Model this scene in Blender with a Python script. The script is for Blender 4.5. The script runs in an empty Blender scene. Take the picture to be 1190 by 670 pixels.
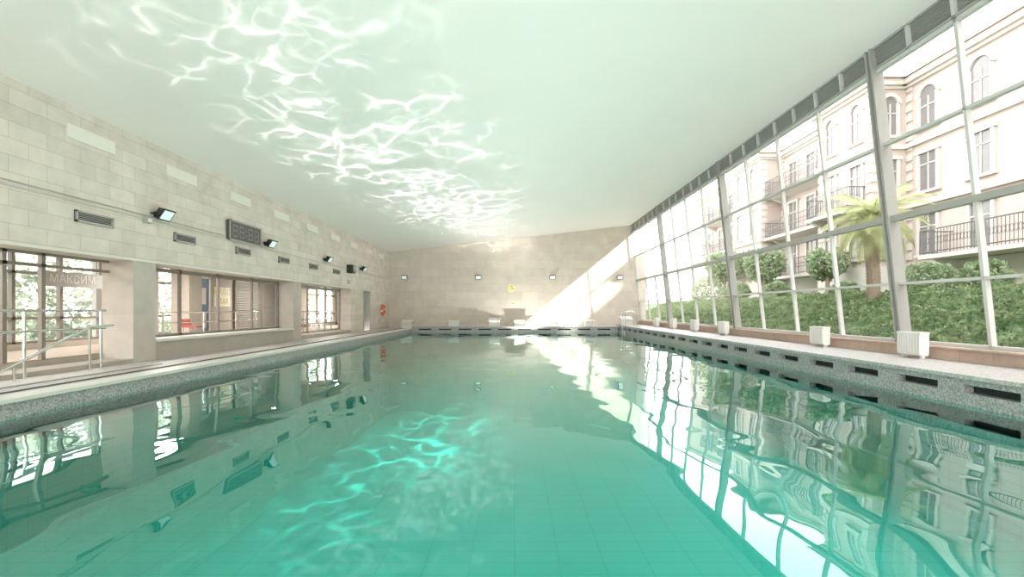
import bpy, math, random
from mathutils import Vector, Matrix
random.seed(7)
S = bpy.context.scene
S.view_settings.view_transform = 'Standard'
S.view_settings.look = 'None'
S.view_settings.exposure = 1.18

# ------------------------------------------------------------------ helpers
def hexm(name): 
    m = bpy.data.materials.new(name); m.use_nodes = True
    nt = m.node_tree; nt.nodes.clear()
    out = nt.nodes.new('ShaderNodeOutputMaterial')
    return m, nt, out
def N(nt, t, **kw):
    n = nt.nodes.new(t)
    for k, v in kw.items(): setattr(n, k, v)
    return n
def setv(nt, sock, v):
    if isinstance(v, bpy.types.NodeSocket): nt.links.new(v, sock)
    else: sock.default_value = v
def M(nt, op, a, b=None, c=None, clamp=False):
    n = N(nt, 'ShaderNodeMath', operation=op, use_clamp=clamp)
    setv(nt, n.inputs[0], a)
    if b is not None: setv(nt, n.inputs[1], b)
    if c is not None: setv(nt, n.inputs[2], c)
    return n.outputs[0]
def mixc(nt, f, a, b):
    n = N(nt, 'ShaderNodeMix', data_type='RGBA')
    setv(nt, n.inputs[0], f); setv(nt, n.inputs[6], a); setv(nt, n.inputs[7], b)
    return n.outputs[2]
def c4(c): return (c[0], c[1], c[2], 1.0)
def pos_map(nt, plane):
    g = N(nt, 'ShaderNodeNewGeometry'); s = N(nt, 'ShaderNodeSeparateXYZ')
    nt.links.new(g.outputs['Position'], s.inputs[0])
    c = N(nt, 'ShaderNodeCombineXYZ')
    nt.links.new(s.outputs['XYZ'.index(plane[0])], c.inputs[0])
    nt.links.new(s.outputs['XYZ'.index(plane[1])], c.inputs[1])
    return c.outputs[0], g.outputs['Position']

def mat(name, col, rough=0.6, metal=0.0, var=0.12, scale=6.0, bump=0.0, spec=0.5):
    m, nt, out = hexm(name)
    b = N(nt, 'ShaderNodeBsdfPrincipled')
    g = N(nt, 'ShaderNodeNewGeometry')
    no = N(nt, 'ShaderNodeTexNoise'); no.inputs['Scale'].default_value = scale; no.inputs['Detail'].default_value = 5
    nt.links.new(g.outputs['Position'], no.inputs['Vector'])
    d = tuple(max(0, x*(1-var)) for x in col); l = tuple(min(1, x*(1+var)) for x in col)
    nt.links.new(mixc(nt, no.outputs['Fac'], c4(d), c4(l)), b.inputs['Base Color'])
    b.inputs['Roughness'].default_value = rough; b.inputs['Metallic'].default_value = metal
    b.inputs['Specular IOR Level'].default_value = spec
    if bump:
        bp = N(nt, 'ShaderNodeBump'); bp.inputs['Strength'].default_value = bump; bp.inputs['Distance'].default_value = 0.02
        nt.links.new(no.outputs['Fac'], bp.inputs['Height']); nt.links.new(bp.outputs[0], b.inputs['Normal'])
    nt.links.new(b.outputs[0], out.inputs[0])
    return m

def blockmat(name, c1, c2, mortar, bw, bh, plane, ms=0.006, rough=0.8, offset=0.5, nvar=0.25, nscale=1.5, bump=0.3, spec=0.3):
    m, nt, out = hexm(name)
    v, p = pos_map(nt, plane)
    b = N(nt, 'ShaderNodeBsdfPrincipled')
    br = N(nt, 'ShaderNodeTexBrick'); br.offset = offset
    nt.links.new(v, br.inputs['Vector'])
    br.inputs['Color1'].default_value = c4(c1); br.inputs['Color2'].default_value = c4(c2)
    br.inputs['Mortar'].default_value = c4(mortar); br.inputs['Scale'].default_value = 1.0
    br.inputs['Mortar Size'].default_value = ms; br.inputs['Brick Width'].default_value = bw; br.inputs['Row Height'].default_value = bh
    br.inputs['Mortar Smooth'].default_value = 0.2
    n1 = N(nt, 'ShaderNodeTexNoise'); n1.inputs['Scale'].default_value = nscale; n1.inputs['Detail'].default_value = 8; n1.inputs['Roughness'].default_value = .65
    nt.links.new(p, n1.inputs['Vector'])
    f = M(nt, 'MULTIPLY_ADD', n1.outputs['Fac'], nvar*2, 1-nvar)
    mul = N(nt, 'ShaderNodeMix', data_type='RGBA', blend_type='MULTIPLY'); mul.inputs[0].default_value = 1
    nt.links.new(br.outputs['Color'], mul.inputs[6])
    cc = N(nt, 'ShaderNodeCombineColor')
    for i in range(3): nt.links.new(f, cc.inputs[i])
    nt.links.new(cc.outputs[0], mul.inputs[7])
    nt.links.new(mul.outputs[2], b.inputs['Base Color'])
    b.inputs['Roughness'].default_value = rough; b.inputs['Specular IOR Level'].default_value = spec
    bp = N(nt, 'ShaderNodeBump'); bp.inputs['Strength'].default_value = bump; bp.inputs['Distance'].default_value = 0.01
    h = M(nt, 'SUBTRACT', n1.outputs['Fac'], M(nt, 'MULTIPLY', br.outputs['Fac'], 1.5))
    nt.links.new(h, bp.inputs['Height']); nt.links.new(bp.outputs[0], b.inputs['Normal'])
    nt.links.new(b.outputs[0], out.inputs[0])
    return m

def mosaic(name, ca, cb, scale=45):
    m, nt, out = hexm(name)
    g = N(nt, 'ShaderNodeNewGeometry')
    vo = N(nt, 'ShaderNodeTexVoronoi'); vo.inputs['Scale'].default_value = scale
    nt.links.new(g.outputs['Position'], vo.inputs['Vector'])
    s = N(nt, 'ShaderNodeSeparateColor'); nt.links.new(vo.outputs['Color'], s.inputs[0])
    b = N(nt, 'ShaderNodeBsdfPrincipled')
    nt.links.new(mixc(nt, s.outputs[0], c4(ca), c4(cb)), b.inputs['Base Color'])
    b.inputs['Roughness'].default_value = 0.45
    nt.links.new(b.outputs[0], out.inputs[0]); return m

def glassmat(name, tint=(0.97, .99, .98), refl=1.0):
    m, nt, out = hexm(name)
    t = N(nt, 'ShaderNodeBsdfTransparent'); t.inputs[0].default_value = c4(tint)
    gl = N(nt, 'ShaderNodeBsdfGlossy'); gl.inputs['Roughness'].default_value = 0.01
    lw = N(nt, 'ShaderNodeLayerWeight'); lw.inputs[0].default_value = .5     # facing: 0 front .. 1 grazing
    f = M(nt, 'MULTIPLY_ADD', M(nt, 'POWER', lw.outputs['Facing'], 5.0), .45*refl, .035*refl)
    mx = N(nt, 'ShaderNodeMixShader')
    nt.links.new(f, mx.inputs[0])
    nt.links.new(t.outputs[0], mx.inputs[1]); nt.links.new(gl.outputs[0], mx.inputs[2])
    nt.links.new(mx.outputs[0], out.inputs[0]); return m

def leafmat(name, a, b_, tr=0.4):
    m, nt, out = hexm(name)
    g = N(nt, 'ShaderNodeNewGeometry')
    no = N(nt, 'ShaderNodeTexNoise'); no.inputs['Scale'].default_value = 3.5; no.inputs['Detail'].default_value = 6
    nt.links.new(g.outputs['Position'], no.inputs['Vector'])
    rr = N(nt, 'ShaderNodeMapRange'); rr.inputs[1].default_value = .35; rr.inputs[2].default_value = .65
    nt.links.new(no.outputs['Fac'], rr.inputs[0])
    c = mixc(nt, rr.outputs[0], c4(a), c4(b_))
    d = N(nt, 'ShaderNodeBsdfDiffuse'); t = N(nt, 'ShaderNodeBsdfTranslucent')
    nt.links.new(c, d.inputs[0]); nt.links.new(c, t.inputs[0])
    mx = N(nt, 'ShaderNodeMixShader'); mx.inputs[0].default_value = tr
    nt.links.new(d.outputs[0], mx.inputs[1]); nt.links.new(t.outputs[0], mx.inputs[2])
    nt.links.new(mx.outputs[0], out.inputs[0]); return m

class MB:
    def __init__(s): s.v = []; s.f = []; s.m = []; s.mats = []
    def mi(s, m):
        if m not in s.mats: s.mats.append(m)
        return s.mats.index(m)
    def hex(s, p, m):
        o = len(s.v); s.v += [tuple(q) for q in p]; k = s.mi(m)
        for f in ((0,3,2,1),(4,5,6,7),(0,1,5,4),(1,2,6,5),(2,3,7,6),(3,0,4,7)):
            s.f.append(tuple(o+i for i in f)); s.m.append(k)
    def box(s, x0, x1, y0, y1, z0, z1, m):
        s.hex([(x0,y0,z0),(x1,y0,z0),(x1,y1,z0),(x0,y1,z0),(x0,y0,z1),(x1,y0,z1),(x1,y1,z1),(x0,y1,z1)], m)
    def quad(s, p, m):
        o = len(s.v); s.v += [tuple(q) for q in p]; s.f.append(tuple(range(o, o+len(p)))); s.m.append(s.mi(m))
    def cyl(s, a, b, r, m, seg=12, r2=None):
        r2 = r if r2 is None else r2
        a = Vector(a); b = Vector(b); d = (b-a).normalized()
        u = d.orthogonal().normalized(); w = d.cross(u); o = len(s.v); k = s.mi(m)
        for P, R in ((a, r), (b, r2)):
            for i in range(seg):
                t = 2*math.pi*i/seg; s.v.append(tuple(P+R*(math.cos(t)*u+math.sin(t)*w)))
        for i in range(seg):
            j = (i+1) % seg; s.f.append((o+i, o+j, o+seg+j, o+seg+i)); s.m.append(k)
        s.f.append(tuple(o+i for i in reversed(range(seg)))); s.m.append(k)
        s.f.append(tuple(o+seg+i for i in range(seg))); s.m.append(k)
    def tube(s, pts, r, m, seg=10):
        for a, b in zip(pts[:-1], pts[1:]): s.cyl(a, b, r, m, seg)
    def obj(s, name, parent=None, bevel=0, smooth=False):
        me = bpy.data.meshes.new(name); me.from_pydata(s.v, [], s.f)
        for m in s.mats: me.materials.append(m)
        me.polygons.foreach_set('material_index', s.m)
        if smooth: me.polygons.foreach_set('use_smooth', [True]*len(s.f))
        me.update()
        o = bpy.data.objects.new(name, me); S.collection.objects.link(o)
        if parent: o.parent = parent
        if bevel:
            b = o.modifiers.new('bevel', 'BEVEL'); b.width = bevel; b.segments = 2; b.limit_method = 'ANGLE'
        return o
def empty(name, loc=(0,0,0)):
    e = bpy.data.objects.new(name, None); e.location = loc; S.collection.objects.link(e); return e
def text(name, body, loc, rot, size, m, parent=None, ext=0.004, align='CENTER'):
    c = bpy.data.curves.new(name, 'FONT'); c.body = body; c.size = size; c.extrude = ext
    c.align_x = align; c.align_y = 'CENTER'; c.materials.append(m)
    o = bpy.data.objects.new(name, c); o.location = loc; o.rotation_euler = rot
    S.collection.objects.link(o)
    if parent: o.parent = parent
    return o

# ------------------------------------------------------------------ materials
stoneL = blockmat('stone_blocks_side', (.75,.685,.61), (.66,.605,.53), (.55,.50,.44), .62, .26, 'YZ', .006, nscale=2.2)
stoneF = blockmat('stone_panels_end', (.72,.645,.56), (.65,.585,.51), (.53,.47,.405), .95, .48, 'XZ', .005, nvar=.2)
stoneC = blockmat('stone_pier', (.60,.55,.50), (.54,.50,.45), (.46,.42,.38), 3.0, 1.2, 'YZ', .003, nvar=.18, nscale=3)
panelW = mat('smooth_panel', (.84,.81,.75), .7, var=.04)
ceilM = mat('ceiling_plaster', (.94,.90,.87), .85, var=.02, scale=.5)
tileM = blockmat('pool_floor_tile', (.075,.50,.43), (.068,.48,.415), (.045,.38,.33), .5, .25, 'XY', .007, rough=.4, offset=0.0, nvar=.10, nscale=.5, bump=.1)
tileWx = blockmat('pool_wall_tile_side', (.06,.40,.36), (.055,.38,.345), (.04,.30,.28), .25, .125, 'YZ', .006, rough=.4, offset=0.0, nvar=.06, bump=.1)
tileWy = blockmat('pool_wall_tile_end', (.06,.40,.36), (.055,.38,.345), (.04,.30,.28), .25, .125, 'XZ', .006, rough=.4, offset=0.0, nvar=.06, bump=.1)
deckM = mosaic('deck_mosaic', (.38,.36,.35), (.64,.60,.58), 40)
faceM = mosaic('coping_mosaic', (.24,.23,.23), (.56,.53,.52), 55)
lipM = mat('coping_lip', (.75,.73,.69), .4, var=.05)
slotM = mat('overflow_dark', (.02,.03,.03), .6)
sillM = blockmat('pink_stone', (.62,.46,.37), (.54,.40,.33), (.42,.33,.28), .6, .3, 'YZ', .006, nvar=.2, nscale=5)
frameM = mat('window_frame_grey', (.36,.35,.33), .45, var=.05)
frameL = mat('window_frame_light', (.60,.59,.57), .45, var=.05)
ventM = mat('vent_louver', (.26,.25,.23), .5, var=.05)
glassM = glassmat('window_glass')
brownM = mat('bronze_frame', (.24,.205,.18), .5, var=.08)
whiteM = mat('white_enamel', (.85,.84,.80), .35, var=.03)
greyP = mat('grey_plastic', (.42,.41,.38), .5, var=.05)
blackM = mat('black_housing', (.03,.03,.032), .5)
steelM = mat('stainless_steel', (.75,.75,.73), .22, metal=1.0, var=.03)
blueM = mat('blue_paint', (.16,.27,.42), .5)
yellowM = mat('yellow_print', (.80,.68,.22), .5)
redM = mat('red_plastic', (.42,.10,.08), .4)
orangeM = mat('orange_ring', (.85,.16,.04), .45)
greenS = mat('green_sign', (.05,.40,.22), .5)
concM = mat('corridor_concrete', (.46,.42,.37), .8, var=.15, scale=3)
woodM = mat('wood_floor', (.40,.28,.19), .5, var=.15)
darkIn = mat('corridor_wall', (.50,.46,.41), .8, var=.08)

# ------------------------------------------------------------------ main dimensions (metres, water at z=0)
XL, XRB = -7.68, 7.74
YF, YB = 30.0, -4.0
PL, PR, PF, PN = -5.95, 6.2, 28.5, -2.6
ZL, ZR, ZF = .22, .40, .32
def xs(z): return XRB - .1096*(z-.6)          # inclined window wall
def ceil_z(x): return 4.81 + (x-XL)*.1103

# floor (deck around the pool)
b = MB()
b.box(XL-.02, PL, YB, YF, -.3, ZL, deckM)
b.box(PR, 8.0, YB, YF, -.3, ZR, deckM)
b.box(PL, PR, PF, YF, -.3, ZF, deckM)
b.box(PL, PR, YB, PN, -.3, ZF, deckM)
b.obj('floor')

# swimming pool basin + copings
b = MB(); D = -1.55
b.box(PL-.25, PR+.25, PN-.25, PF+.25, D-.2, D, tileM)
b.box(PL-.25, PL, PN-.25, PF+.25, D-.1, -.02, tileWx)
b.box(PR, PR+.25, PN-.25, PF+.25, D-.1, -.02, tileWx)
b.box(PL, PR, PF, PF+.25, D-.1, -.02, tileWy)
b.box(PL, PR, PN-.25, PN, D-.1, -.02, tileWy)
# left coping
b.box(PL-.12, PL+.02, PN, PF, -.04, ZL-.03, faceM)
b.box(PL-.30, PL+.05, PN, PF, ZL-.03, ZL+.02, lipM)
b.box(PL-.62, PL-.52, PN, PF, ZL-.02, ZL+.008, slotM)
# right coping with overflow slots
def slotwall(axis, a0, a1, face, z0, z1, sz0, sz1, pitch, w, sgn):
    def bx(u0, u1, d0, d1, z0_, z1_, m):
        d0, d1 = sorted((d0, d1))
        if axis == 'y': b.box(d0, d1, u0, u1, z0_, z1_, m)
        else: b.box(u0, u1, d0, d1, z0_, z1_, m)
    bx(a0, a1, face, face+sgn*.2, z0, sz0, faceM)
    bx(a0, a1, face, face+sgn*.2, sz1, z1, faceM)
    bx(a0, a1, face+sgn*.14, face+sgn*.2, sz0, sz1, slotM)
    u = a0
    while u < a1:
        e = min(u+pitch-w, a1); bx(u, e, face, face+sgn*.14, sz0, sz1, faceM); u += pitch
slotwall('y', PN, PF, PR-.16, -.05, ZR-.04, .17, .28, 1.15, .75, 1)
b.box(PR-.20, PR+.16, PN, PF, ZR-.04, ZR+.015, deckM)
slotwall('x', PL, PR, PF-.16, -.05, ZF-.04, .12, .20, 1.15, .75, 1)
b.box(PL, PR, PF-.19, PF+.16, ZF-.04, ZF+.015, deckM)
b.obj('swimming_pool')

# water
m, nt, out = hexm('pool_water')
g = N(nt, 'ShaderNodeNewGeometry')
mp = N(nt, 'ShaderNodeMapping'); mp.inputs['Scale'].default_value = (1.0, .62, 1)
nt.links.new(g.outputs['Position'], mp.inputs[0])
n1 = N(nt, 'ShaderNodeTexNoise'); n1.inputs['Scale'].default_value = 1.15; n1.inputs['Detail'].default_value = 1.2; n1.inputs['Roughness'].default_value = .4; n1.inputs['Distortion'].default_value = .5
n2 = N(nt, 'ShaderNodeTexNoise'); n2.inputs['Scale'].default_value = .22; n2.inputs['Detail'].default_value = 1
nt.links.new(mp.outputs[0], n1.inputs[0]); nt.links.new(mp.outputs[0], n2.inputs[0])
h = M(nt, 'ADD', M(nt, 'MULTIPLY', n1.outputs['Fac'], .016), M(nt, 'MULTIPLY', n2.outputs['Fac'], .03))
bp = N(nt, 'ShaderNodeBump'); bp.inputs['Strength'].default_value = 1; bp.inputs['Distance'].default_value = 1.0
nt.links.new(h, bp.inputs['Height'])
lw = N(nt, 'ShaderNodeLayerWeight'); lw.inputs[0].default_value = .5; nt.links.new(bp.outputs[0], lw.inputs['Normal'])
fres = M(nt, 'MULTIPLY_ADD', M(nt, 'POWER', lw.outputs['Facing'], 4.4), .95, .035, clamp=True)
gl = N(nt, 'ShaderNodeBsdfGlossy'); gl.inputs['Roughness'].default_value = .008; gl.inputs[0].default_value = (.88, 1, .98, 1)
nt.links.new(bp.outputs[0], gl.inputs['Normal'])
tr = N(nt, 'ShaderNodeBsdfTransparent'); tr.inputs[0].default_value = (.42, .87, .83, 1)
mx = N(nt, 'ShaderNodeMixShader')
nt.links.new(fres, mx.inputs[0]); nt.links.new(tr.outputs[0], mx.inputs[1]); nt.links.new(gl.outputs[0], mx.inputs[2])
nt.links.new(mx.outputs[0], out.inputs[0])
b = MB(); b.quad([(PL,PN,0),(PR-.0,PN,0),(PR,PF,0),(PL,PF,0)], m); b.obj('pool_water')

# ceiling
b = MB(); xr = xs(6.44)+.25
b.hex([(XL-.6,YB-.3,ceil_z(XL-.6)),(xr,YB-.3,ceil_z(xr)),(xr,YF+.3,ceil_z(xr)),(XL-.6,YF+.3,ceil_z(XL-.6)),
       (XL-.6,YB-.3,7.1),(xr,YB-.3,7.3),(xr,YF+.3,7.3),(XL-.6,YF+.3,7.1)], ceilM)
b.obj('ceiling')

# far wall
b = MB(); b.box(XL-.6, XRB+.3, YF, YF+.3, -.3, 7.0, stoneF); b.obj('wall_far')
# wall behind the camera: stone ends and glazing added to let sky light in
b = MB()
b.box(XL-.6, -6.4, YB-.3, YB, -.3, 6.9, stoneF); b.box(6.6, XRB+.3, YB-.3, YB, -.3, 7, stoneF)
b.box(-6.4, 6.6, YB-.3, YB, -.3, .5, stoneF)
b.obj('wall_back')
b = MB()
for i in range(8):
    x = -6.4+13*i/7; b.box(x-.05, x+.05, YB-.2, YB-.08, .5, ceil_z(x)+.05, frameM)
for z in (.55, 2.6): b.box(-6.4, 6.6, YB-.2, YB-.08, z-.05, z+.05, frameM)
b.quad([(-6.4,YB-.14,.5),(6.6,YB-.14,.5),(6.6,YB-.14,ceil_z(6.6)),(-6.4,YB-.14,ceil_z(-6.4))], glassM)
b.obj('window_rear')

# left wall with openings
ZO = 2.27; XI = XL-.62
b = MB()
b.box(XI, XL, YB, YF, ZO, ceil_z(XL)+.03, stoneL)
for y0 in (2.73, 9.88, 17.03): b.box(XI, XL, y0, y0+.62, -.2, ZO, stoneC)
b.box(XI, XL, YB, -3.3, -.2, ZO, stoneL)
b.box(XI, XL, 23.0, 24.9, -.2, ZO, stoneL); b.box(XI, XL, 26.05, YF, -.2, ZO, stoneL)
b.box(XI, XL, 10.5, 17.03, .1, .60, concM)
b.box(XI, XL, 17.65, 23.0, .1, .36, concM)
b.obj('wall_left')
b = MB(); b.box(XI-.02, XL+.05, 10.52, 17.01, .60, .66, lipM); b.obj('trim_1')
# thin string course on the left wall
b = MB(); b.box(XL, XL+.025, YB, YF, 3.16, 3.19, stoneC); b.obj('trim_2')
b = MB(); b.box(XL, XL+.035, YB, YF, ZO, ZO+.05, lipM); b.obj('trim_3')

b = MB()
for k in range(-4, 9):
    y = 8.9+2.42*k; b.box(XL, XL+.03, y-.5, y+.5, 4.25, 4.49, panelW)
b.obj('wall_recess_panel', bevel=.005)

# vent grilles
def vent(y, z, w, hgt):
    b = MB(); x = XL
    b.box(x, x+.05, y-w/2, y+w/2, z-hgt/2, z-hgt/2+.03, greyP); b.box(x, x+.05, y-w/2, y+w/2, z+hgt/2-.03, z+hgt/2, greyP)
    b.box(x, x+.05, y-w/2, y-w/2+.03, z-hgt/2, z+hgt/2, greyP); b.box(x, x+.05, y+w/2-.03, y+w/2, z-hgt/2, z+hgt/2, greyP)
    b.box(x, x+.012, y-w/2, y+w/2, z-hgt/2, z+hgt/2, blackM)
    n = int(hgt/.035)
    for i in range(n):
        zz = z-hgt/2+.03+(hgt-.06)*(i+.5)/n
        b.hex([(x+.01,y-w/2,zz),(x+.045,y-w/2,zz-.014),(x+.045,y+w/2,zz-.014),(x+.01,y+w/2,zz),
               (x+.01,y-w/2,zz+.008),(x+.045,y-w/2,zz-.006),(x+.045,y+w/2,zz-.006),(x+.01,y+w/2,zz+.008)], greyP)
    b.obj('air_vent_grille')
for i, y in enumerate((4.05, 6.5, 8.95, 11.4, 13.85, 16.3, 18.7, 21.1)): vent(y, 2.93, .80 if i < 3 else .72, .20)

# floodlights
m, nt, out = hexm('floodlight_lens')
bb = N(nt, 'ShaderNodeBsdfPrincipled'); bb.inputs['Base Color'].default_value = (.75,.85,.9,1); bb.inputs['Roughness'].default_value = .15
bb.inputs['Emission Color'].default_value = (.8,.95,1,1); bb.inputs['Emission Strength'].default_value = .15
nt.links.new(bb.outputs[0], out.inputs[0]); lensM = m
def floodlight(x, y, z, ang, s=1.0):
    e = empty('floodlight', (x, y, z)); e.rotation_euler = (0, 0, ang); e.scale = (s, s, s)
    b = MB()   # faces local +X, wall at x=0
    b.box(0, .03, -.06, .06, -.05, .05, blackM)
    b.box(.02, .16, -.17, -.155, -.012, .012, blackM); b.box(.02, .16, .155, .17, -.012, .012, blackM); b.box(.02, .035, -.17, .17, -.012, .012, blackM)
    a = math.radians(35); ca, sa = math.cos(a), math.sin(a)
    def T(p): return (.17+p[0]*ca+p[2]*sa*1.0, p[1], .01-p[0]*sa+p[2]*ca)
    def tb(x0,x1,y0,y1,z0,z1,m,k=1.0):
        b.hex([T((x0,y0*k,z0*k)),T((x1,y0,z0)),T((x1,y1,z0)),T((x0,y1*k,z0*k)),T((x0,y0*k,z1*k)),T((x1,y0,z1)),T((x1,y1,z1)),T((x0,y1*k,z1*k))], m)
    tb(-.06,.03,-.15,.15,-.11,.11,blackM,.7)
    tb(.03,.05,-.155,.155,-.115,.115,blackM)
    tb(.05,.054,-.13,.13,-.09,.09,lensM)
    for i in range(5): tb(-.09,-.04,-.1+.05*i-.004,-.1+.05*i+.004,-.07,.07,blackM)
    b.obj('housing', e)
for y in (5.8, 10.5, 15.1, 19.8, 24.4): floodlight(XL+.003, y, 3.32, 0, 1.15)
for x in (-6.7, -2.2, 2.3, 6.4): floodlight(x, YF-.003, 3.28, -math.pi/2, 1.15)
b = MB(); b.box(XL, XL+.10, 10.12, 10.26, 3.08, 3.20, greyP); b.box(XL+.10, XL+.12, 10.14, 10.24, 3.10, 3.18, whiteM); b.obj('motion_sensor', bevel=.01)
# conduit
b = MB(); b.cyl((XL+.04, YB, 3.24), (XL+.04, 12.9, 3.24), .012, greyP, 8); b.obj('cable_conduit')

# scoreboard
e = empty('digital_scoreboard', (XL+.002, 13.85, 3.43))
boardM = mat('scoreboard_face', (.10,.095,.09), .4)
b = MB(); b.box(.0, .10, -.80, .80, -.26, .26, boardM); b.box(.10, .115, -.82, .82, -.28, -.24, greyP); b.box(.10, .115, -.82, .82, .24, .28, greyP)
b.box(.10, .115, -.82, -.78, -.28, .28, greyP); b.box(.10, .115, .78, .82, -.28, .28, greyP)
seg = mat('led_segment', (.26,.24,.23), .4)
for k, c in enumerate((-.55, -.22, .22, .55)):
    for (y0,y1,z0,z1) in ((-.1,.1,.13,.16),(-.1,.1,-.015,.015),(-.1,.1,-.16,-.13),(-.12,-.09,.02,.14),(.09,.12,.02,.14),(-.12,-.09,-.14,-.02),(.09,.12,-.14,-.02)):
        b.box(.10, .108, c+y0, c+y1, z0, z1, seg)
for z in (-.07, .07): b.box(.10, .108, -.02, .02, z-.02, z+.02, seg)
b.obj('display', e)

b = MB(); b.box(XL, XL+.28, 22.4, 22.85, 2.98, 3.35, blackM); b.cyl((XL+.28,22.62,3.2),(XL+.30,22.62,3.2),.14,greyP,20); b.cyl((XL+.28,22.62,3.05),(XL+.30,22.62,3.05),.04,greyP,12); b.obj('wall_speaker', bevel=.015)
b = MB(); b.box(XL, XL+.05, 22.3, 22.8, 2.42, 2.72, whiteM); b.box(XL+.05, XL+.054, 22.34, 22.76, 2.46, 2.68, greyP); b.obj('notice_board')

# door at far left + lifebuoy
b = MB(); b.box(XL-.35, XL-.30, 24.9, 26.05, ZL, ZO, whiteM)
b.box(XL-.30, XL-.28, 25.0, 25.95, .4, 1.2, panelW); b.box(XL-.30, XL-.28, 25.0, 25.95, 1.3, 2.15, panelW)
b.cyl((XL-.28,25.9,1.25),(XL-.22,25.9,1.25),.012,steelM); b.cyl((XL-.22,25.9,1.25),(XL-.22,25.77,1.25),.012,steelM)
b.box(XL-.30, XL+.02, 24.9, 24.97, ZL, ZO, greyP); b.box(XL-.30, XL+.02, 25.98, 26.05, ZL, ZO, greyP); b.obj('door_1')
def lifebuoy(x, y, z):
    b = MB(); R, r = .30, .065; n, k = 40, 12
    for i in range(n):
        mm = whiteM if (i % 10) < 2 else orangeM
        for j in range(k):
            P = []
            for (ii, jj) in ((i,j),(i+1,j),(i+1,j+1),(i,j+1)):
                a = 2*math.pi*ii/n; c = 2*math.pi*jj/k
                P.append((x+r*math.cos(c)*.9, y+(R+r*math.sin(c))*math.cos(a), z+(R+r*math.sin(c))*math.sin(a)))
            b.quad(P, mm)
    b.box(XL, x, y-.03, y+.03, z+.2, z+.24, steelM)
    b.obj('lifebuoy', smooth=True)
lifebuoy(XL+.10, 28.3, 1.28)

# wall clock & sign on far wall
b = MB(); b.cyl((-.2,YF,2.62),(-.2,YF-.06,2.62),.24,whiteM,36); b.cyl((-.2,YF-.06,2.62),(-.2,YF-.065,2.62),.20,yellowM,36)
b.cyl((-.2,YF-.07,2.62),(-.2,YF-.07,2.78),.010,blackM,6); b.cyl((-.2,YF-.07,2.62),(-.08,YF-.07,2.56),.012,blackM,6)
for i in range(12):
    a = i*math.pi/6; b.box(-.2+.17*math.sin(a)-.01, -.2+.17*math.sin(a)+.01, YF-.072, YF-.064, 2.62+.17*math.cos(a)-.01, 2.62+.17*math.cos(a)+.01, blackM)
b.obj('wall_clock')
b = MB(); b.box(-.28, .08, YF-.03, YF, 1.62, 1.74, whiteM); b.box(-.24,.04,YF-.034,YF-.03,1.65,1.71,greyP); b.obj('depth_sign')

# starting blocks
for x in (-6.35, -3.6, -1.2, .3, 2.3, 4.4, 6.6):
    big = x in (-6.35, -1.2, 6.6)
    w = .30; y0 = 28.78; z0 = ZR if x > PR else (ZL if x < PL else ZF); b = MB()
    b.box(x-w, x-w+.07, y0, y0+.5, z0, z0+.32, whiteM); b.box(x+w-.07, x+w, y0, y0+.5, z0, z0+.32, whiteM)
    hh = .50 if big else .38
    b.hex([(x-w-.03,y0-.06,z0+.30),(x+w+.03,y0-.06,z0+.30),(x+w+.03,y0+.6,z0+hh-.08),(x-w-.03,y0+.6,z0+hh-.08),
           (x-w-.03,y0-.06,z0+.36),(x+w+.03,y0-.06,z0+.36),(x+w+.03,y0+.6,z0+hh),(x-w-.03,y0+.6,z0+hh)], whiteM)
    b.box(x-w+.07, x+w-.07, y0+.08, y0+.14, z0, z0+.3, whiteM)
    b.obj('starting_block', bevel=.01)
# ladder
def ladder(x, y):
    b = MB()
    for dy in (-.25, .25):
        pts = [(x+.45,y+dy,ZR)]+[(x+.45-.0,y+dy,ZR+.55)]
        for i in range(9):
            a = math.pi*i/8; pts.append((x+.15+.30*math.cos(a), y+dy, ZR+.55+.28*math.sin(a)))
        pts += [(x-.15,y+dy,-.9)]; b.tube(pts, .022, steelM)
    for z in (-.2,-.5,-.8): b.box(x-.2, x-.1, y-.25, y+.25, z-.015, z+.015, steelM)
    b.obj('pool_ladder', smooth=False)
ladder(PR-.12, 26.6)

# ------------------------------------------------------------------ right wall (inclined glazing)
b = MB(); z0 = .6
b.hex([(7.62,YB,.38),(8.05,YB,.38),(8.05,YF,.38),(7.62,YF,.38),(7.62,YB,.6),(8.05,YB,.6),(8.05,YF,.6),(7.62,YF,.6)], sillM)
b.obj('wall_right')
b = MB(); b.box(7.55, 8.0, YB, YF, .6, .635, sillM); b.obj('trim_4')
def slab(b, y0, y1, z0, z1, dx0, dx1, m):
    a0, a1 = xs(z0), xs(z1)
    b.hex([(a0+dx0,y0,z0),(a0+dx1,y0,z0),(a0+dx1,y1,z0),(a0+dx0,y1,z0),(a1+dx0,y0,z1),(a1+dx1,y0,z1),(a1+dx1,y1,z1),(a1+dx0,y1,z1)], m)
big = [-4.8, 2.48, 9.76, 17.04, 24.32, 31.6]
for n in range(5):
    ya, yb = max(big[n], YB), min(big[n+1], YF)
    b = MB()
    for k in range(1, 4):
        y = big[n]+1.82*k
        if ya < y < yb: slab(b, y-.03, y+.03, .6, 6.0, -.03, .06, frameL)
    for z, t in ((1.80,.025),(3.08,.055),(4.54,.025),(.66,.04),(5.97,.03)):
        slab(b, ya, yb, z-t, z+t, -.03 if t < .05 else -.05, .07, frameL if t < .05 else frameM)
    b.quad([(xs(.6)+.02,ya,.6),(xs(.6)+.02,yb,.6),(xs(6)+.02,yb,6.0),(xs(6)+.02,ya,6.0)], glassM)
    b.obj('window_%d' % (n+1))
b = MB()
for y in big[1:5]:
    slab(b, y-.085, y-.045, .42, 6.5, -.10, .12, frameM); slab(b, y+.045, y+.085, .42, 6.5, -.10, .12, frameM)
    slab(b, y-.045, y+.045, .42, 6.5, -.04, .08, frameL)
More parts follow.
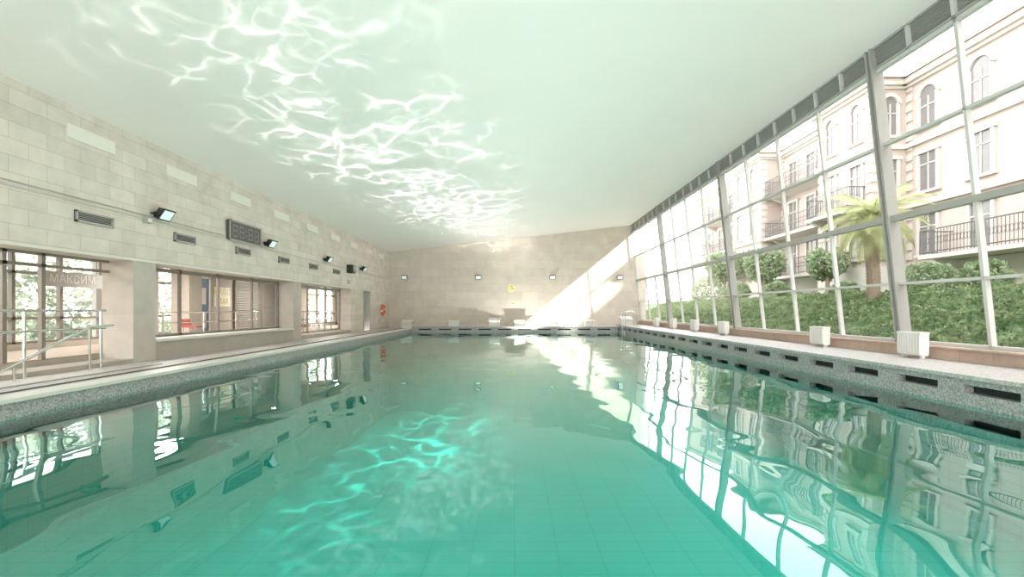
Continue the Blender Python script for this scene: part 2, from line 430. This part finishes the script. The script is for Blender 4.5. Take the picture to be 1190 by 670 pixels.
b.obj('window_column')
# louvre band at the head of the glazing
b = MB()
slab(b, YB, YF, 6.0, 6.55, .06, .12, ventM)
slab(b, YB, YF, 6.0, 6.05, -.05, .06, frameM); slab(b, YB, YF, 6.40, 6.47, -.05, .06, frameM)
y = big[0]
while y < YF:
    if y > YB: slab(b, y-.03, y+.03, 6.0, 6.45, -.05, .06, frameL)
    y += .91
for i in range(9):
    z = 6.06+.039*i; slab(b, YB, YF, z, z+.014, .0, .06, greyP)
b.obj('louvre_vent_band')

# radiators on the right deck
def radiator(y):
    b = MB(); x0, x1 = 7.28, 7.46; w = .27; z0 = ZR
    b.box(x0, x1, y-w, y+w, z0+.44, z0+.48, whiteM); b.box(x0+.03, x1-.03, y-w, y+w, z0+.05, z0+.09, whiteM)
    n = 9
    for i in range(n):
        yy = y-w+.03+(2*w-.06)*i/(n-1); b.box(x0, x1, yy-.018, yy+.018, z0+.07, z0+.46, whiteM)
    for s in (-1, 1): b.box(x0+.05, x1-.05, y+s*(w-.06)-.02, y+s*(w-.06)+.02, z0, z0+.08, whiteM)
    b.box(x1-.04, x1-.02, y-w, y+w, z0+.07, z0+.45, whiteM)
    b.obj('radiator', bevel=.006)
for y in (6.35, 9.08, 11.85, 17.3, 20.1, 22.8, 25.5): radiator(y)

# ------------------------------------------------------------------ gallery behind left wall
XG = -10.6
b = MB(); b.box(XG-.3, XI, YB, YF, -.2, .40, concM); b.box(XG-.3, XI, YB, YF, .40, .42, woodM)
b.box(XI, XL, -3.3, 2.73, -.1, .30, concM); b.box(XI, XL, 3.35, 9.88, -.1, .30, concM)
b.obj('floor_gallery')
b = MB(); b.box(XG-.3, XI, YB, YF, 2.62, 2.8, darkIn); b.obj('ceiling_gallery')
b = MB(); GY = [(YB, -2), (1.2, 3.0), (8.6, 9.3), (12.6, 14.6), (15.6, 22.6), (23.2, 25.2), (29.0, YF)]
for a, c in GY: b.box(XG-.25, XG, a, c, .42, 2.62, darkIn)
b.box(XG-.25, XG, YB, YF, .2, .55, darkIn)
b.box(XG-.25, XI, YF-.2, YF, .42, 2.62, darkIn); b.box(XG-.25, XI, YB, YB+.2, .42, 2.62, darkIn)
b.box(-10.4, -9.85, 14.85, 15.45, .42, 2.62, stoneC)
b.obj('wall_gallery')
wn = 6
for (a0, a1) in zip([g[1] for g in GY[:-1]], [g[0] for g in GY[1:]]):
    b = MB(); n = max(1, round((a1-a0)/1.1))
    for i in range(n+1):
        y = a0+(a1-a0)*i/n; b.box(XG-.12, XG-.02, y-.035, y+.035, .55, 2.62, brownM)
    for z in (.57, 1.1, 2.1, 2.6): b.box(XG-.12, XG-.02, a0, a1, z-.03, z+.03, brownM)
    b.quad([(XG-.07,a0,.55),(XG-.07,a1,.55),(XG-.07,a1,2.62),(XG-.07,a0,2.62)], glassM)
    b.obj('window_%d' % wn); wn += 1
# bronze screens just behind the opening plane
b = MB(); X = XI+.12
for y in (4.9, 6.5, 7.85, 8.5): b.box(X-.05, X+.02, y-.035, y+.035, .42, 2.27, brownM)
for z in (2.05, 2.25): b.box(X-.05, X+.02, 3.35, 9.88, z-.025, z+.025, brownM)
b.quad([(X-.02,3.35,.42),(X-.02,8.5,.42),(X-.02,8.5,2.27),(X-.02,3.35,2.27)], glassM)
b.obj('glazed_screen')
b = MB()
for y in (10.55, 12.0, 13.55, 15.3, 16.95): b.box(X-.05, X+.01, y-.03, y+.03, .66, 2.27, brownM)
b.box(X-.05, X+.01, 10.5, 17.03, 2.16, 2.25, brownM)
b.box(X-.05, X+.01, 10.5, 17.03, .66, .72, brownM)
b.obj('glazed_screen')
b = MB()
for y in (17.7, 19.4, 21.2, 22.95): b.box(X-.05, X+.01, y-.03, y+.03, .36, 2.27, frameM)
b.box(X-.05, X+.01, 17.65, 23.0, 2.12, 2.25, frameM)
b.obj('glazed_screen')
# blue door
b = MB(); b.box(XG, XG+.05, 15.9, 16.9, .42, 2.35, blueM)
for zc in (.95, 1.75): b.box(XG+.05, XG+.06, 16.05, 16.75, zc-.28, zc+.28, whiteM); 
for zc in (.95, 1.75):
    b.box(XG+.06, XG+.07, 16.39, 16.41, zc-.28, zc+.28, blueM)
b.box(XG, XG+.07, 15.82, 15.9, .42, 2.43, whiteM); b.box(XG, XG+.07, 16.9, 16.98, .42, 2.43, whiteM); b.box(XG, XG+.07, 15.82, 16.98, 2.35, 2.43, whiteM)
b.obj('door_2')
# banners
bannerM = mat('banner_fabric', (.36,.35,.33), .7)
bletM = mat('banner_letter', (.62,.60,.56), .6)
e = empty('lettered_banner', (-10.3, 11.45, 1.98))
b = MB(); b.box(-.015, 0, -.85, .85, -.17, .17, bannerM); b.cyl((-.01,-.7,.17),(-.01,-.7,.64),.008,steelM,6); b.cyl((-.01,.7,.17),(-.01,.7,.64),.008,steelM,6); b.obj('panel', e)
text('lettering', 'МАКСИМ', (.004,0,0), (math.pi/2,0,math.pi/2), .26, bletM, e)
e = empty('yellow_notice', (XG+.02, 17.75, 1.75))
b = MB(); b.box(-.015, 0, -.5, .5, -.35, .35, whiteM); b.obj('panel', e)
text('lettering', 'МАКС\nИМА', (.004,0,0), (math.pi/2,0,math.pi/2), .34, yellowM, e)
# louvre blind panels in gallery
b = MB()
for (a, c) in ((18.5, 20.3), (20.45, 22.2)):
    for i in range(28):
        z = .6+.065*i; b.hex([(XG+.03,a,z),(XG+.08,a,z-.03),(XG+.08,c,z-.03),(XG+.03,c,z),(XG+.03,a,z+.01),(XG+.08,a,z-.02),(XG+.08,c,z-.02),(XG+.03,c,z+.01)], greyP)
    for y in (a, c): b.box(XG+.02, XG+.09, y-.04, y+.04, .5, 2.5, brownM)
b.obj('louvre_blind')
# exit signs
for (x, y) in ((-8.9, 10.3), (-8.9, 16.0)):
    e = empty('exit_sign', (x, y, 2.42)); b = MB(); b.box(-.2,.2,-.03,.03,-.09,.09,greenS); b.cyl((-.12,0,.09),(-.12,0,.2),.006,steelM,6); b.cyl((.12,0,.09),(.12,0,.2),.006,steelM,6); b.obj('box', e)
    text('lettering', 'ВЫХОД', (0,-.032,0), (math.pi/2,0,0), .11, whiteM, e, ext=.002)
# railings
def railing(name, pts_posts, zb, zt, mids, x):
    b = MB()
    for y in pts_posts: b.cyl((x,y,zb),(x,y,zt),.024,steelM)
    y0, y1 = pts_posts[0], pts_posts[-1]
    for z in [zt]+mids: b.cyl((x,y0-.1,z),(x,y1+.1,z),.022,steelM)
    return b
b = railing('', [5.6, 7.55, 8.95], .22, 1.27, [.95], -7.55)
b.tube([(-7.45,6.9,.30),(-7.45,8.6,.98),(-7.45,9.1,1.0)], .024, steelM)
b.tube([(-7.45,7.3,.22),(-7.45,7.3,.46)], .02, steelM); b.tube([(-7.45,8.6,.22),(-7.45,8.6,.98)], .02, steelM)
b.obj('stair_handrail')
b = railing('', [12.2, 13.8, 15.4, 16.6], .42, 1.22, [.95], -8.75); b.obj('gallery_railing')
b = railing('', [18.0, 19.6, 21.2, 22.6], .42, 1.22, [.9, .63], -8.45); b.obj('gallery_railing')
# gallery seats
for y, mm in ((14.2, redM),):
    b = MB(); x = -9.3; z = .80
    b.box(x-.2, x+.2, y-.2, y+.2, z-.02, z+.02, mm)
    b.hex([(x-.2,y-.2,z),(x-.16,y-.2,z),(x-.16,y+.2,z),(x-.2,y+.2,z),(x-.28,y-.2,z+.22),(x-.24,y-.2,z+.22),(x-.24,y+.2,z+.22),(x-.28,y+.2,z+.22)], mm)
    for dx in (-.17,.17):
        for dy in (-.17,.17): b.cyl((x+dx,y+dy,.42),(x+dx,y+dy,z),.012,steelM,8)
    b.obj('red_chair', bevel=.01)
b = MB(); b.cyl((-6.9, 4.0, ZL+.012), (-6.9, 9.6, ZL+.012), .01, greyP, 6); b.obj('cleaning_hose')

# ------------------------------------------------------------------ outside right: bank, terrace, building, palms
grassA = leafmat('hedge_leaves', (.10,.17,.07), (.31,.36,.20), .35)
soilM = mat('bank_ground', (.10,.15,.07), .9, var=.3, scale=8)
b = MB(); prof = [(8.06,.30),(8.6,.35),(9.6,.75),(10.8,1.35),(12.0,1.75),(13.0,1.9),(60,2.0)]
for (xa, za), (xb, zb) in zip(prof[:-1], prof[1:]): b.quad([(xa,-20,za),(xb,-20,zb),(xb,90,zb),(xa,90,za)], soilM)
b.obj('garden_ground')
from mathutils import noise
def bank_z(x):
    for (xa, za), (xb, zb) in zip(prof[:-1], prof[1:]):
        if xa <= x <= xb: return za+(zb-za)*(x-xa)/(xb-xa)
    return .30
V = []; F = []
def leaf(p, s):
    n = Vector((random.uniform(-1,1), random.uniform(-1,1), random.uniform(-.2,1))).normalized()
    u = n.orthogonal().normalized(); u.rotate(Matrix.Rotation(random.uniform(0,6.28), 3, n)); w = n.cross(u)
    o = len(V); 
    for q in (p-u*s, p+w*s*.5, p+u*s, p-w*s*.5): V.append(tuple(q))
    F.append((o,o+1,o+2,o+3))
def flush(name, m):
    global V, F
    me = bpy.data.meshes.new(name); me.from_pydata(V, [], F); me.materials.append(m); me.update()
    o = bpy.data.objects.new(name, me); S.collection.objects.link(o); V = []; F = []; return o
for i in range(60000):
    y = 5+ 33*random.random()**1.3; x = random.uniform(8.4, 12.4)
    bump = .16*noise.noise(Vector((x*1.1, y*1.1, 0)))+.10*noise.noise(Vector((x*3, y*3, 5)))
    z = bank_z(x)+.10+bump+random.uniform(-.08,.05)
    leaf(Vector((x, y, z)), random.uniform(.035,.075))
flush('ivy_bank', grassA)
def shrub(c, r, n, name, m, s=(.05,.1)):
    for i in range(n):
        d = Vector((random.gauss(0,1),random.gauss(0,1),random.gauss(0,1))).normalized()
        k = 1+.25*noise.noise(d*2.3+Vector(c)); rr = r*k*random.uniform(.72,1)
        leaf(Vector(c)+Vector((d.x*rr, d.y*rr, d.z*rr*.9)), random.uniform(*s))
    flush(name, m)
treeM = leafmat('tree_leaves', (.16,.23,.12), (.36,.42,.26), .4)
paleM = leafmat('pale_leaves', (.30,.34,.26), (.50,.52,.44), .4)
for c, r in (((13.6,25.5,2.2),.65),((13.8,30.5,2.3),.8),((14.2,36,2.6),1.2),((13.3,19.8,2.0),.5),((14.5,17.2,2.3),.8),((14.2,14.8,2.2),.7)):
    shrub(c, r, 2200, 'garden_shrub', treeM)
trunkM = mat('tree_trunk', (.25,.19,.14), .9, var=.3, scale=15)
def tree(c, r, zg, m, n=2600, s=(.08,.15)):
    e = empty('garden_tree', (c[0], c[1], zg)); b = MB(); hh = c[2]-zg
    b.cyl((0,0,-.05),(.05,.03,hh), .12, trunkM, 10, r2=.06)
    for i in range(5):
        a = i*1.26; b.cyl((.03,.02,hh*.75),(.6*r*math.cos(a),.6*r*math.sin(a),hh+.3*r),.05,trunkM,6,r2=.02)
    b.obj('trunk', e)
    global V, F
    for j in range(7):
        a = j*2.4; cc = Vector((.45*r*math.cos(a), .45*r*math.sin(a), hh+.35*r*math.sin(j*1.7)))
        for i in range(n//7):
            d = Vector((random.gauss(0,1),random.gauss(0,1),random.gauss(0,1))).normalized()
            leaf(cc+d*r*.6*random.uniform(.5,1), random.uniform(*s))
    o = flush('crown', m); o.parent = e
tree((15.3,24.0,3.5), .9, 1.9, treeM)
tree((15.0,29.5,3.9), 1.2, 1.9, treeM)
tree((15.2,35.5,4.3), 1.4, 1.9, treeM)

# building
wallB = mat('building_stucco', (.42,.345,.30), .85, var=.04, scale=.6)
wallB2 = mat('building_stucco_pale', (.48,.44,.39), .85, var=.04, scale=.6)
winD = mat('building_window_glass', (.16,.15,.145), .1, var=.2)
ironM = mat('wrought_iron', (.10,.095,.09), .5)
roofM = mat('roof_tile', (.30,.20,.16), .8)
bld = empty('apartment_building', (0,0,0))
shell = MB(); det = MB(); rail = MB()
XF = 18.0
FL = [3.3, 6.0, 8.75, 11.5]
blocks = [(18.0, 30, 15.4, 22.5), (16.4, 30, 22.5, 26.4), (18.0, 30, 26.4, 33), (16.6, 30, 33, 37.2), (18.0, 30, 37.2, 50)]
for (x0, x1, y0, y1) in blocks:
    shell.box(x0, x1, y0, y1, 1.8, 11.5, wallB)
    shell.box(x0-.06, x1, y0-.04, y1+.04, 1.8, 3.3, wallB2)
    for z in FL[1:]: det.box(x0-.16, x1, y0-.12, y1+.12, z-.12, z+.08, wallB2)
    det.box(x0-.35, x1, y0-.3, y1+.3, 11.5, 11.75, wallB2)
    shell.hex([(x0-.5,y0-.5,11.75),(x1,y0-.5,11.75),(x1,y1+.5,11.75),(x0-.5,y1+.5,11.75),(x0+3,y0+1.5,12.7),(x1,y0+1.5,12.7),(x1,y1-1.5,12.7),(x0+3,y1-1.5,12.7)], roofM)
    for z in [2.2+.45*i for i in range(21)]:   # quoins
        for yy in (y0, y1): det.box(x0-.05, x0+.4, yy-.02 if yy==y0 else yy-.35, yy+.35 if yy==y0 else yy+.02, z, z+.3, wallB2)
# unseen tall block, added to keep direct sun off the pool
TY = 15.4
shell.box(18.0, 20.2, -34, TY, 1.8, 22, wallB); det.box(17.8, 20.3, -34.3, TY+.1, 22, 22.3, wallB2)
for z in (3.3,6.0,8.75,11.5,14.2,16.9,19.6): det.box(17.84, 20.3, -34, TY+.1, z-.12, z+.08, wallB2)
def bwin(y, zc, w, hgt, x0, arch=False, face='x'):
    def bx(d0, d1, u0, u1, z0, z1, m, t=det):
        if face == 'x': t.box(x0-d1, x0-d0, y+u0, y+u1, z0, z1, m)
        else: t.box(y+u0, y+u1, x0-d1, x0-d0, z0, z1, m)
    z0, z1 = zc-hgt/2, zc+hgt/2
    bx(0, .02, -w/2, w/2, z0, z1, winD)
    for u in (-w/2, w/2): bx(0, .10, u-.07, u+.07, z0-.05, z1+.05, wallB2)
    bx(0, .14, -w/2-.15, w/2+.15, z0-.16, z0-.04, wallB2)
    for u in (-.03,): bx(0, .05, u, u+.06, z0, z1, wallB2)
    bx(0, .05, -w/2, w/2, zc+hgt*.18, zc+hgt*.18+.05, wallB2)
    if not arch: bx(0, .14, -w/2-.15, w/2+.15, z1, z1+.14, wallB2)
    else:
        n = 12
        for i in range(n):
            a, c = math.pi*i/n, math.pi*(i+1)/n; r0, r1 = w/2-.02, w/2+.14
            def q(r, t, d):
                p = (x0-d, y+r*math.cos(t), z1+r*math.sin(t)) if face == 'x' else (y+r*math.cos(t), x0-d, z1+r*math.sin(t)); return p
            det.hex([q(r0,a,0),q(r1,a,0),q(r1,c,0),q(r0,c,0),q(r0,a,.1),q(r1,a,.1),q(r1,c,.1),q(r0,c,.1)], wallB2)
            det.quad([q(0,0,.02),q(r0,a,.02),q(r0,c,.02)], winD)
def balcony(y0, y1, x0, z, dep=1.3):
    det.box(x0-dep, x0, y0, y1, z-.16, z, wallB2)
    for yy in (y0+.3, y1-.3): det.hex([(x0-.9,yy-.1,z-.2),(x0,yy-.1,z-.6),(x0,yy+.1,z-.6),(x0-.9,yy+.1,z-.2),(x0-.9,yy-.1,z-.14),(x0,yy-.1,z-.14),(x0,yy+.1,z-.14),(x0-.9,yy+.1,z-.14)], wallB2)
    for zz in (z+.12, z+1.0): 
        rail.cyl((x0-dep+.05,y0+.05,zz),(x0-dep+.05,y1-.05,zz),.025,ironM,6)
        for yy in (y0+.05, y1-.05): rail.cyl((x0-dep+.05,yy,zz),(x0,yy,zz),.025,ironM,6)
    n = int((y1-y0)/.14)
    for i in range(n+1):
        yy = y0+.05+(y1-y0-.1)*i/n
        rail.cyl((x0-dep+.05,yy,z),(x0-dep+.05,yy,z+1.0),.012,ironM,5)
        if i < n:   # scroll rings
            c = Vector((x0-dep+.05, yy+.07, z+.55)); P = [c+Vector((0,.06*math.cos(t*math.pi/4),.14*math.sin(t*math.pi/4))) for t in range(9)]
            rail.tube(P, .009, ironM, 4)
    for yy in (y0+.05, y1-.05):
        for i in range(8): rail.cyl((x0-dep+.05+dep*i/8,yy,z),(x0-dep+.05+dep*i/8,yy,z+1.0),.012,ironM,5)
for y in (4.5, 8.5, 12.2, 16.1, 18.9, 21.3):
    bwin(y, 9.95, .95, 1.3, XF, arch=True); bwin(y, 7.35, 1.0, 1.6, XF)
    bwin(y, 4.6, 1.0, 1.7, XF)
for y in (23.5, 25.4):
    bwin(y, 10.0, .8, 1.4, 16.4, arch=True); bwin(y, 7.3, .9, 1.7, 16.4); bwin(y, 4.6, .9, 1.7, 16.4)
bwin(17.2, 7.3, .7, 1.7, 22.5, face='y'); bwin(17.2, 10.0, .7, 1.4, 22.5, arch=True, face='y'); bwin(17.2, 4.6, .7, 1.7, 22.5, face='y')
for y in (27.8, 29.7, 31.6, 38.6, 40.6, 42.6, 45): 
    bwin(y, 9.9, .95, 1.7, XF); bwin(y, 7.2, .95, 2.0, XF); bwin(y, 4.5, .95, 2.0, XF)
for y in (34.1, 36.1):
    bwin(y, 10, .8, 1.4, 16.6, arch=True); bwin(y, 7.3, .9, 1.7, 16.6); bwin(y, 4.6, .9, 1.7, 16.6)
balcony(15.6, 20.2, XF, 3.5, 1.4); balcony(26.6, 32.8, XF, 8.8); balcony(26.6, 32.8, XF, 6.05); balcony(26.6,32.8,XF,3.4)
balcony(22.9, 26.1, 16.4, 6.05, .9); balcony(37.4, 44, XF, 6.05); balcony(37.4, 44, XF, 8.8); balcony(10.5,13.8,XF,6.05)
shell.obj('shell', bld); det.obj('mouldings_and_windows', bld); rail.obj('balcony_railings', bld)

# palm
barkM = mat('palm_bark', (.36,.28,.21), .9, var=.4, scale=20, bump=1)
pL = leafmat('palm_frond', (.36,.40,.20), (.58,.58,.34), .5)
def palm(x, y, zg, PH, L0, nf):
    palm = empty('palm_tree', (x, y, zg))
    b = MB(); zz = 0
    while zz < PH-.1:
        b.cyl((.02*math.sin(zz*3),0,zz-.05),(.02*math.sin(zz*3),0,zz+.10),.15,barkM,14,r2=.21); zz += .10
    for i in range(70):
        a = random.uniform(0,6.28); z = random.uniform(PH*.65,PH); r = .2
        b.cyl((r*math.cos(a),r*math.sin(a),z),((r+.18)*math.cos(a),(r+.18)*math.sin(a),z+.16),.03,barkM,5,r2=.01)
    b.obj('trunk', palm)
    b = MB()
    for i in range(nf):
        az = i*2.39996; el = 1.20-1.95*(i/nf); L = L0+.2*random.random()
        P = []; p = Vector((0,0,PH)); ang = el
        for k in range(15):
            P.append(p.copy()); p = p+Vector((math.cos(az)*math.cos(ang), math.sin(az)*math.cos(ang), math.sin(ang)))*(L/14); ang -= .10
        b.tube([tuple(q) for q in P], .012, pL, 4)
        side = Vector((-math.sin(az), math.cos(az), 0))
        for k in range(2, 15):
            for hlf in (0, .5):
                q = P[k-1].lerp(P[k], hlf); fwd = (P[k]-P[k-1]).normalized(); ll = (.42*math.sin(math.pi*min(1,(k+hlf)/16+.12))+.08)*L0/1.75
                for s in (-1, 1):
                    tip = q+(side*s*.8+fwd*.7+Vector((0,0,-.28)))*ll; w = fwd*.022
                    b.quad([tuple(q-w), tuple(q+w), tuple(q.lerp(tip,.6)+w*.8), tuple(tip), tuple(q.lerp(tip,.6)-w*.8)], pL)
    b.obj('fronds', palm)
palm(11.5, 15.75, 1.58, 2.7, 1.65, 38)

# outside left: garden + shrubs seen through gallery glazing
b = MB(); b.quad([(-60,-20,.1),(XG-.3,-20,.1),(XG-.3,60,.1),(-60,60,.1)], soilM); b.obj('garden_lawn')
for c, r in (((-16,8,2),2.4),((-16.5,13,2.2),2.2),((-16,18,1.8),2.3),((-17,24,2.2),2.8),((-17,31,2.2),2.8),((-18,38,2.4),3),((-17,3,2.2),2.6)):
    shrub(c, r, 3000, 'garden_shrub', paleM, (.10,.2))

# ------------------------------------------------------------------ lights
w = bpy.data.worlds.new('sky'); S.world = w; w.use_nodes = True; nt = w.node_tree; nt.nodes.clear()
o = nt.nodes.new('ShaderNodeOutputWorld'); bg = nt.nodes.new('ShaderNodeBackground')
tc = N(nt, 'ShaderNodeTexCoord'); sp = N(nt, 'ShaderNodeSeparateXYZ'); nt.links.new(tc.outputs['Generated'], sp.inputs[0])
nt.links.new(mixc(nt, M(nt,'MULTIPLY',sp.outputs[2],1.5,clamp=True), (1,.97,.95,1), (.94,.95,1,1)), bg.inputs[0])
bg.inputs[1].default_value = 3.0
nt.links.new(bg.outputs[0], o.inputs[0])

def track(o, d): o.rotation_euler = Vector(d).to_track_quat('-Z','Y').to_euler()
l = bpy.data.lights.new('sun','SUN'); l.energy = 7; l.angle = .03; l.color = (1,.95,.86)
so = bpy.data.objects.new('sun', l); S.collection.objects.link(so); so.location=(30,-10,30); track(so, (-1,.75,-.83))

# upward fill spots added to brighten the ceiling, standing in for water-reflected daylight
for y in (0, 5.6, 11.2, 16.8, 22.4, 27.6):
    l = bpy.data.lights.new('water_bounce_lamp','SPOT'); l.energy = 145; l.spot_size = math.radians(176); l.spot_blend = .35
    l.shadow_soft_size = 0; l.color = (1,.955,.91)
    q = bpy.data.objects.new('water_bounce_lamp', l); q.location = (.6, y, .06); S.collection.objects.link(q); track(q, (0,0,1))

# added point lamps with a metric caustic pattern, standing in for rippled sunlight
def sstep(nt, v, a, b_, lo=0.0):
    n = N(nt,'ShaderNodeMapRange'); n.interpolation_type='SMOOTHSTEP'; n.inputs[1].default_value=a; n.inputs[2].default_value=b_; n.inputs[3].default_value=lo
    nt.links.new(v, n.inputs[0]); return n.outputs[0]
def caustic_lamp(name, LP, dist, upward, strength, scale, maskfn, seed=0.0, color=(1,.98,.95), cap=30):
    l = bpy.data.lights.new(name,'POINT'); l.energy = 100; l.shadow_soft_size = 0; l.color = color
    l.use_nodes = True; nt = l.node_tree; nt.nodes.clear()
    o = nt.nodes.new('ShaderNodeOutputLight'); em = nt.nodes.new('ShaderNodeEmission')
    g = N(nt,'ShaderNodeNewGeometry'); sp = N(nt,'ShaderNodeSeparateXYZ'); nt.links.new(g.outputs['Normal'], sp.inputs[0])
    az = M(nt,'MAXIMUM', M(nt,'ABSOLUTE', sp.outputs[2]), .08)
    u = M(nt,'DIVIDE', sp.outputs[0], az); v = M(nt,'DIVIDE', sp.outputs[1], az)
    X = M(nt,'MULTIPLY_ADD', u, dist, LP.x); Y = M(nt,'MULTIPLY_ADD', v, dist, LP.y)
    cb = N(nt,'ShaderNodeCombineXYZ'); nt.links.new(X, cb.inputs[0]); nt.links.new(Y, cb.inputs[1]); cb.inputs[2].default_value = seed
    nz = N(nt,'ShaderNodeTexNoise'); nz.inputs['Scale'].default_value=.9*scale; nz.inputs['Detail'].default_value=2; nt.links.new(cb.outputs[0], nz.inputs[0])
    va = N(nt,'ShaderNodeVectorMath', operation='SCALE'); nt.links.new(nz.outputs['Color'], va.inputs[0]); va.inputs[3].default_value = 1.4/scale
    vb = N(nt,'ShaderNodeVectorMath', operation='ADD'); nt.links.new(cb.outputs[0], vb.inputs[0]); nt.links.new(va.outputs[0], vb.inputs[1])
    mp = N(nt,'ShaderNodeMapping'); mp.inputs['Scale'].default_value=(1.1*scale,.9*scale,1); mp.inputs['Rotation'].default_value=(0,0,.45); nt.links.new(vb.outputs[0], mp.inputs[0])
    def lace(sc, k, p):
        vo = N(nt,'ShaderNodeTexVoronoi', feature='DISTANCE_TO_EDGE'); vo.voronoi_dimensions='2D'; vo.inputs['Scale'].default_value=sc; nt.links.new(mp.outputs[0], vo.inputs['Vector'])
        return M(nt,'POWER', M(nt,'SUBTRACT',1,M(nt,'MULTIPLY',vo.outputs['Distance'],k,clamp=True),clamp=True), p)
    n4 = N(nt,'ShaderNodeTexNoise'); n4.inputs['Scale'].default_value=1.3*scale; n4.inputs['Detail'].default_value=1; nt.links.new(cb.outputs[0], n4.inputs[0])
    brk = sstep(nt, n4.outputs['Fac'], .34, .62, .12)
    line = M(nt,'ADD', M(nt,'MULTIPLY', M(nt,'MULTIPLY', lace(1.15, 1.8, 9), brk), 1.6), M(nt,'MULTIPLY', lace(2.1, 2.0, 8), .28))
    n3 = N(nt,'ShaderNodeTexNoise'); n3.inputs['Scale'].default_value=.5*scale; n3.inputs['Detail'].default_value=3; nt.links.new(cb.outputs[0], n3.inputs[0])
    patch, mask = maskfn(nt, X, Y, n3.outputs['Fac'])
    pat = M(nt,'MULTIPLY', mask, M(nt,'MULTIPLY', patch, M(nt,'ADD', line, .04)))
    sgn = sp.outputs[2] if upward else M(nt,'MULTIPLY', sp.outputs[2], -1)
    pat = M(nt,'MULTIPLY', pat, M(nt,'GREATER_THAN', sgn, .02))
    r2 = M(nt,'ADD', 1, M(nt,'ADD', M(nt,'MULTIPLY',u,u), M(nt,'MULTIPLY',v,v)))
    up = M(nt,'MINIMUM', M(nt,'POWER', r2, 1.4), cap)
    nt.links.new(M(nt,'MULTIPLY', M(nt,'MULTIPLY', pat, up), strength), em.inputs['Strength'])
    nt.links.new(em.outputs[0], o.inputs[0])
    lo = bpy.data.objects.new(name, l); lo.location = LP; S.collection.objects.link(lo)
def gauss(nt, v, k): return M(nt,'POWER', 2.718, M(nt,'MULTIPLY', M(nt,'MULTIPLY',v,v), -k))
def mask_ceiling(nt, X, Y, n):
    patch = M(nt,'MAXIMUM', sstep(nt, n, .36, .64), M(nt,'MULTIPLY', sstep(nt, Y, 14, 20), .6))
    cx = M(nt,'SUBTRACT', X, M(nt,'MULTIPLY_ADD', Y, .13, -4.9))
    return patch, M(nt,'MULTIPLY', gauss(nt, cx, .25), M(nt,'MULTIPLY', sstep(nt, Y, 6, 15, .38), sstep(nt, M(nt,'MULTIPLY',Y,-1), -38, -20)))
caustic_lamp('water_glint_lamp', Vector((1.2,17.0,.12)), 5.2, True, 14, 1.05, mask_ceiling, cap=18)  # unseen lamp added to put ripple light on the ceiling
def mask_floor(nt, X, Y, n):
    cx = M(nt,'SUBTRACT', X, M(nt,'MULTIPLY_ADD', Y, .12, -3.2))
    return sstep(nt, n, .32, .58, .15), M(nt,'MULTIPLY', gauss(nt, cx, .8), gauss(nt, M(nt,'SUBTRACT', Y, 11.0), .07))
caustic_lamp('pool_caustic_lamp', Vector((4.8,12.0,5.6)), 7.15, False, 52, 1.25, mask_floor, 3.7, (1,.93,.88))  # added under the ceiling to throw a caustic pattern onto the pool floor

# gallery ceiling lamps
for y in (1, 7, 13, 19.5, 26):
    b = MB(); b.box(-9.4,-9.1,y-.6,y+.6,2.56,2.62,whiteM); lp = b.obj('ceiling_lamp')
    l = bpy.data.lights.new('gallery_light','AREA'); l.shape='RECTANGLE'; l.size=.28; l.size_y=1.15; l.energy=45; l.color=(1,.95,.88)
    q = bpy.data.objects.new('gallery_light', l); q.location=(-9.25,y,2.55); S.collection.objects.link(q); q.parent = lp

# ------------------------------------------------------------------ camera
c = bpy.data.cameras.new('camera'); c.sensor_width = 36; c.lens = 570/1190*36
c.shift_x = -3/1190; c.shift_y = 25/1190; c.clip_start=.05; c.clip_end=300
co = bpy.data.objects.new('camera', c); co.location = (0,0,1.28); co.rotation_euler = (math.pi/2,0,0)
S.collection.objects.link(co); S.camera = co
